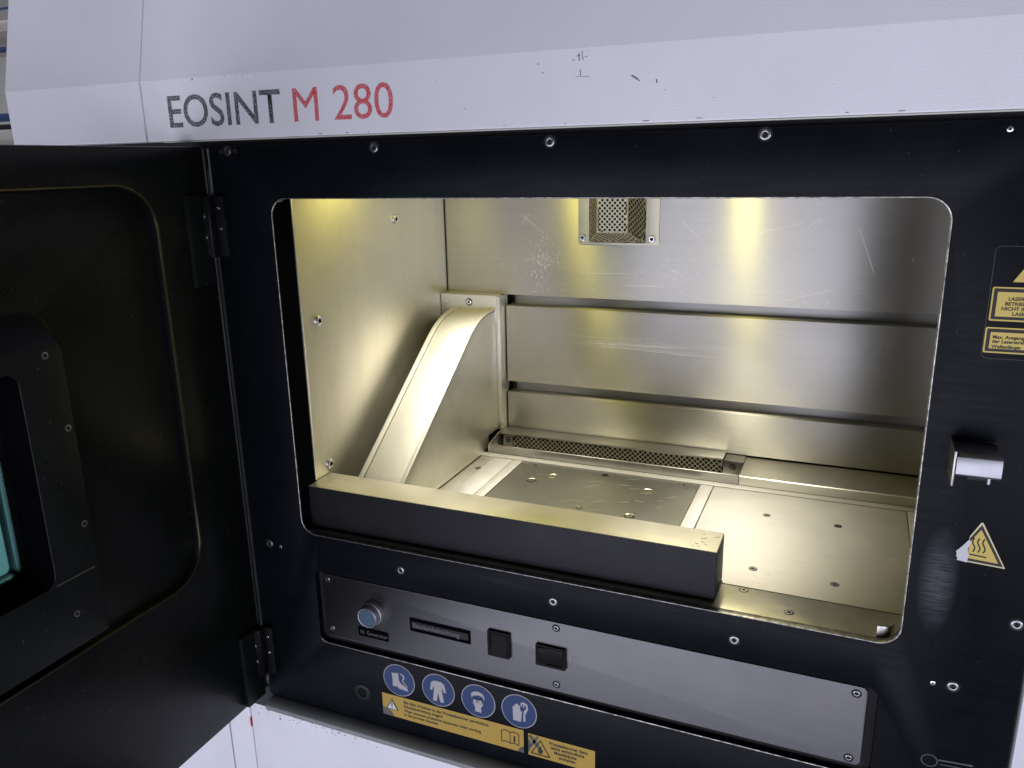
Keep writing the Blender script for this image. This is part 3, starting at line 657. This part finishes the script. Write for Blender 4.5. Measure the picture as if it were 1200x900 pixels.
obj('rail_flange', prism(bmesh.new(), [(0.3590, 0.0180), (0.3590, 0.0200), (0.3905, 0.0196), (0.3905, 0.0180)], 'x', -0.4770, -0.1445), 'bare_steel', rail, None, 0.0003)
for x0, x1 in ((-0.4720, -0.4568), (-0.1436, -0.1190)):
    box('rail_bracket', x0, x1, 0.3590, 0.3630, -0.0030, 0.0178, 'rail_steel', rail, 0.0004)
    screw(S_SMALL, ((x0+x1)/2, 0.3589, 0.0095), rail)
box('rail_filler', -0.1436, -0.1176, 0.3634, 0.3905, -0.0030, 0.0160, 'rail_steel', rail)
bm = prism(bmesh.new(), [(0.3195, 0.0130), (0.3560, 0.0205), (0.3905, 0.0205), (0.3905, -0.0030), (0.3195, -0.0030)], 'x', -0.4795, -0.4781)
obj('rail_end', bm, 'bare_steel', rail, None, 0.0002)
box('rail_foot', -0.574, -0.484, 0.3192, 0.3905, -0.0044, 0.0040, 'void_black', rail)

# scratches on the back wall
bm = bmesh.new()
def sl(x, z, a, L_, wd, y=YB): prism(bm, stroke((x, z), (x+L_*math.cos(a), z+L_*math.sin(a)), wd), 'y', y-0.0001, y+0.0002)
for k in range(120):      # cluster left of the vent
    sl(random.gauss(-0.418, 0.010), random.gauss(0.272, 0.018), random.gauss(1.2, 0.6), random.uniform(0.0006, 0.0035), random.uniform(0.0002, 0.0005))
for cx, cz, sx, sz, n in ((-0.235, 0.265, 0.02, 0.010, 46), (-0.225, 0.285, 0.03, 0.02, 34), (-0.04, 0.26, 0.05, 0.02, 26), (-0.35, 0.265, 0.04, 0.02, 30), (-0.10, 0.300, 0.05, 0.02, 18), (-0.46, 0.28, 0.03, 0.03, 22)):
    for k in range(n): sl(random.gauss(cx, sx), max(0.233, random.gauss(cz, sz)), random.gauss(0.5, 0.7), random.uniform(0.0006, 0.004), random.uniform(0.00015, 0.00035))
for x, z, a, L_ in ((-0.452, 0.345, -0.65, 0.045), (-0.218, 0.335, -0.75, 0.030), (-0.118, 0.322, 0.25, 0.055), (-0.06, 0.33, 0.6, 0.02), (0.0, 0.33, -1.2, 0.06), (-0.08, 0.236, 0.28, 0.06), (-0.24, 0.275, -0.4, 0.03), (-0.36, 0.262, 0.02, 0.07), (-0.30, 0.247, 0.0, 0.06), (-0.45, 0.33, 0.9, 0.02)):
    sl(x, z, a, L_, 0.00025)
o = obj('wall_scratches', bm, 'scratch_bright', bw); o['kind'] = 'stuff'
bm = bmesh.new()
for k in range(70):
    sl(random.uniform(-0.46, 0.06), random.uniform(0.10, 0.205), random.gauss(0.0, 0.5), random.uniform(0.0006, 0.003), random.uniform(0.00015, 0.00035))
for k in range(16):
    sl(random.uniform(-0.38, -0.30), random.gauss(0.165, 0.005), random.gauss(-0.03, 0.03), random.uniform(0.06, 0.16), 0.0002)
o = obj('wall_scratches', bm, 'scratch_bright', lv2); o['kind'] = 'stuff'
# floor-plate scratches
bm = bmesh.new()
for k in range(60):
    x, y = random.uniform(-0.14, 0.06), random.uniform(0.07, 0.29); a = random.gauss(0.0, 0.5); L_ = random.uniform(0.003, 0.02)
    if x + L_ < 0.078: prism(bm, stroke((x, y), (x+L_*math.cos(a), y+L_*math.sin(a)), random.uniform(0.0001, 0.00025)), 'z', 0.0001, 0.0003)
o = obj('plate_scratches', bm, 'scratch_bright', rp); o['kind'] = 'stuff'

# --- open door, swung out a quarter turn on the left
DX = -0.655
door = bpy.data.objects.new('chamber_door', None); col.objects.link(door); door.parent = machine; door['label'] = 'open black chamber door with teal window on the left'
def on_door(bm, x_front):
    """plate built facing -y in x-z  ->  door face looking +x: plate x becomes world y"""
    for v in bm.verts: x, y, z = v.co; v.co = (x_front - y, x, z)
    bmesh.ops.recalc_face_normals(bm, faces=bm.faces); return bm
RY0, RY1, RZ0, RZ1 = -0.60, -0.079, -0.0305, 0.4015
bm = on_door(curve_plate('door_frame', [[(-0.68, -0.2365), (-0.004, -0.2365), (-0.004, 0.4390), (-0.68, 0.4390)], rrect(RY0, RY1, RZ0, RZ1, 0.045, 10)[::-1]], 0.014, 0.0020), DX)
df = obj('door_frame', bm, ['door_black', 'door_edge'], door)
for p in df.data.polygons:     # the chamfer round the recess is olive metal, coloured for its highlight line
    c, n = p.center, p.normal
    if RY0-0.006 < c.y < RY1+0.006 and RZ0-0.006 < c.z < RZ1+0.006 and 0.3 < n.x < 0.97 and c.x > DX-0.006: p.material_index = 1
obj('door_skin', on_door(curve_plate('door_skin', [[(-0.679, -0.2355), (-0.005, -0.2355), (-0.005, 0.438), (-0.679, 0.438)], rrect(-0.527, -0.2765, 0.0685, 0.257, 0.004, 3)[::-1]], 0.0205, 0.002), DX-0.0095), 'door_black', door)
# window housing: bevelled frame standing out from the door
def ring_yz(x, y0, y1, z0, z1, r, n=6): return [(x, p[0], p[1]) for p in rrect(y0, y1, z0, z1, r, n)]
FX = -0.620
bm = bmesh.new()
WY0, WY1, WZ0, WZ1 = -0.53, -0.2765, 0.0655, 0.2600
L = bridge_loops(bm, [ring_yz(DX-0.0096, -0.575, -0.204, -0.018, 0.2995, 0.030), ring_yz(FX, -0.565, -0.2345, 0.0, 0.2735, 0.0012), ring_yz(FX, WY0, WY1, WZ0, WZ1, 0.012), ring_yz(FX-0.003, WY0+0.002, WY1-0.002, WZ0+0.002, WZ1-0.002, 0.011),
                      ring_yz(FX-0.020, WY0+0.004, WY1-0.004, WZ0+0.004, WZ1-0.004, 0.010), ring_yz(FX-0.0340, WY0+0.0045, WY1-0.0045+0.0035, WZ0+0.0045, WZ1-0.0045, 0.0095)])
wf = obj('window_frame', bm, ['frame_black', 'return_black'], door, 'bevelled black frame around the teal viewing window', 0.0007)
for p in wf.data.polygons:
    if p.center.x < FX-0.0012 and WY0 < p.center.y < WY1 and WZ0 < p.center.z < WZ1: p.material_index = 1
box('window_glass', DX-0.018, DX-0.012, -0.5275, -0.2760, 0.0680, 0.2575, 'laser_glass', door, 0, 'teal laser protection glass')
for y, z in ((-0.2505, 0.2680), (-0.2410, 0.2010), (-0.2415, 0.1105), (-0.2640, 0.0320)): screw(S_SMALL, (FX+0.0001, y, z), door, 'x')
box('frame_joint', FX-0.0010, FX+0.0006, WY1-0.001, -0.2385, 0.0660, 0.0672, 'rubber_grey', door)
# hinges
def hinge(z0, z1, label):
    h = bpy.data.objects.new('hinge', None); col.objects.link(h); h.parent = machine; h['label'] = label
    zc = (z0+z1)/2
    box('hinge_leaf', -0.6500, -0.6330, -0.0070, -0.0003, z0+0.018, z1-0.0, 'frame_black', h, 0.0010)
    box('door_leaf', DX+0.0003, DX+0.0060, -0.0420, -0.0110, z0-0.012, z1+0.002, 'frame_black', h, 0.0012)
    obj('hinge_barrel', lathe(bmesh.new(), [(0, z0+0.018), (0.0055, z0+0.018), (0.0060, z0+0.019), (0.0060, z1-0.001), (0.0055, z1), (0, z1)], 20, 'z', (-0.6490, -0.0125, 0)), 'switch_black', h)
    box('hinge_knuckle', -0.6570, -0.6455, -0.0195, -0.0050, z0+0.020, z1-0.002, 'frame_black', h, 0.0012)
    for dz in (0.34, 0.68):
        screw(S_SMALL, (-0.6505, -0.0196, z0+0.018+(z1-z0-0.018)*dz), h)
        screw(S_DOT, (-0.6395, -0.0071, z0+0.026+(z1-z0-0.018)*dz), h)
hinge(0.305, 0.388, 'upper black door hinge')
hinge(-0.222, -0.139, 'lower black door hinge')
obj('hinge_rod', tube(bmesh.new(), ((-0.6555, -0.0035, -0.23), (-0.6555, -0.0035, 0.437)), 0.0022, 10), 'frame_black', machine, 'thin vertical rod between door and panel')
obj('hinge_rod', tube(bmesh.new(), ((-0.6515, 0.0000, 0.388), (-0.6515, 0.0000, 0.437)), 0.0012, 8), 'rubber_grey', machine)

# --- lower cabinet and bumper trim
obj('bumper_trim', prism(bmesh.new(), [(0.006, -0.2430), (-0.010, -0.2440), (-0.016, -0.2480), (-0.017, -0.2530), (-0.012, -0.2580), (0.006, -0.2590)], 'x', -0.648, 0.158), 'trim_grey', machine, 'worn grey bumper trim under the black panel', 0.0012)
cab = box('lower_cabinet', -0.6835, 0.158, -0.006, 0.30, -0.45, -0.2595, 'cabinet_white', machine, 0.002, 'white lower cabinet below the bumper trim')
box('side_cabinet', -0.95, -0.6865, -0.004, 0.30, -0.45, -0.2490, 'cabinet_white', machine, 0.002, 'white lower cabinet section behind the open door')
box('cabinet_seam', -0.7260, -0.7240, -0.0044, 0.0, -0.449, -0.2500, 'engraved_grey', cab)
box('unseen_base', -0.95, 0.158, 0.0, 0.30, -1.399, -0.4515, 'void_black', machine, 0.002)  # unseen black base, added so the open door reflects dark
box('red_mark', -0.6862, -0.6845, -0.0065, -0.003, -0.298, -0.285, 'red_paint', cab)
bm = bmesh.new()
for k in range(60):
    x = random.gauss(-0.59, 0.05); z = -0.2600-abs(random.gauss(0, 0.008)); prism(bm, stroke((x, z), (x+random.uniform(0.0005, 0.003), z), random.uniform(0.0003, 0.0008)), 'y', -0.0064, -0.0059)
o = obj('cabinet_scuffs', bm, 'scuff_dark', cab); o['kind'] = 'stuff'
box('machine_core', -0.93, 0.38, 0.46, 0.9, -0.9, 0.75, 'void_black', machine)
box('machine_core', -0.93, -0.66, 0.03, 0.45, -0.24, 0.44, 'void_black', machine)

# ------------------------------------------------------------------ hall glimpsed past the machine's left end
hf = box('hall_floor', -8, 3, -5, 5, -1.45, -1.40, 'hall_floor_paint'); hf['kind'] = 'structure'
hw = box('hall_wall', -6, -1.6, 2.6, 2.7, -1.40, 3, 'hall_wall_paint'); hw['kind'] = 'structure'
rack = bpy.data.objects.new('storage_rack', None); col.objects.link(rack); rack.location = (-2.9, 1.2, 0)
rack['label'] = 'storage rack with pale boards glimpsed behind the machine at far left'; rack['category'] = 'rack'
def rk(name, x0, x1, y0, y1, z0, z1, mat): return box(name, x0+2.9, x1+2.9, y0-1.2, y1-1.2, z0, z1, mat, rack, 0.004)
for z in (0.845, 0.52): rk('shelf_board', -3.5, -2.2, 1.2, 1.6, z, z+0.032, 'rack_beige')
for x in (-3.5, -2.24): rk('rack_post', x, x+0.04, 1.18, 1.22, -0.9, 1.4, 'rack_blue')
rk('shelf_beam', -3.5, -2.2, 1.19, 1.21, 0.785, 0.80, 'rack_blue'); rk('shelf_beam', -3.5, -2.2, 1.17, 1.19, 0.575, 0.60, 'rack_blue'); rk('shelf_beam', -3.5, -2.2, 1.17, 1.19, 0.90, 0.908, 'rack_blue')
rk('dark_case', -2.75, -2.5, 1.22, 1.5, 0.552, 0.57, 'void_black')
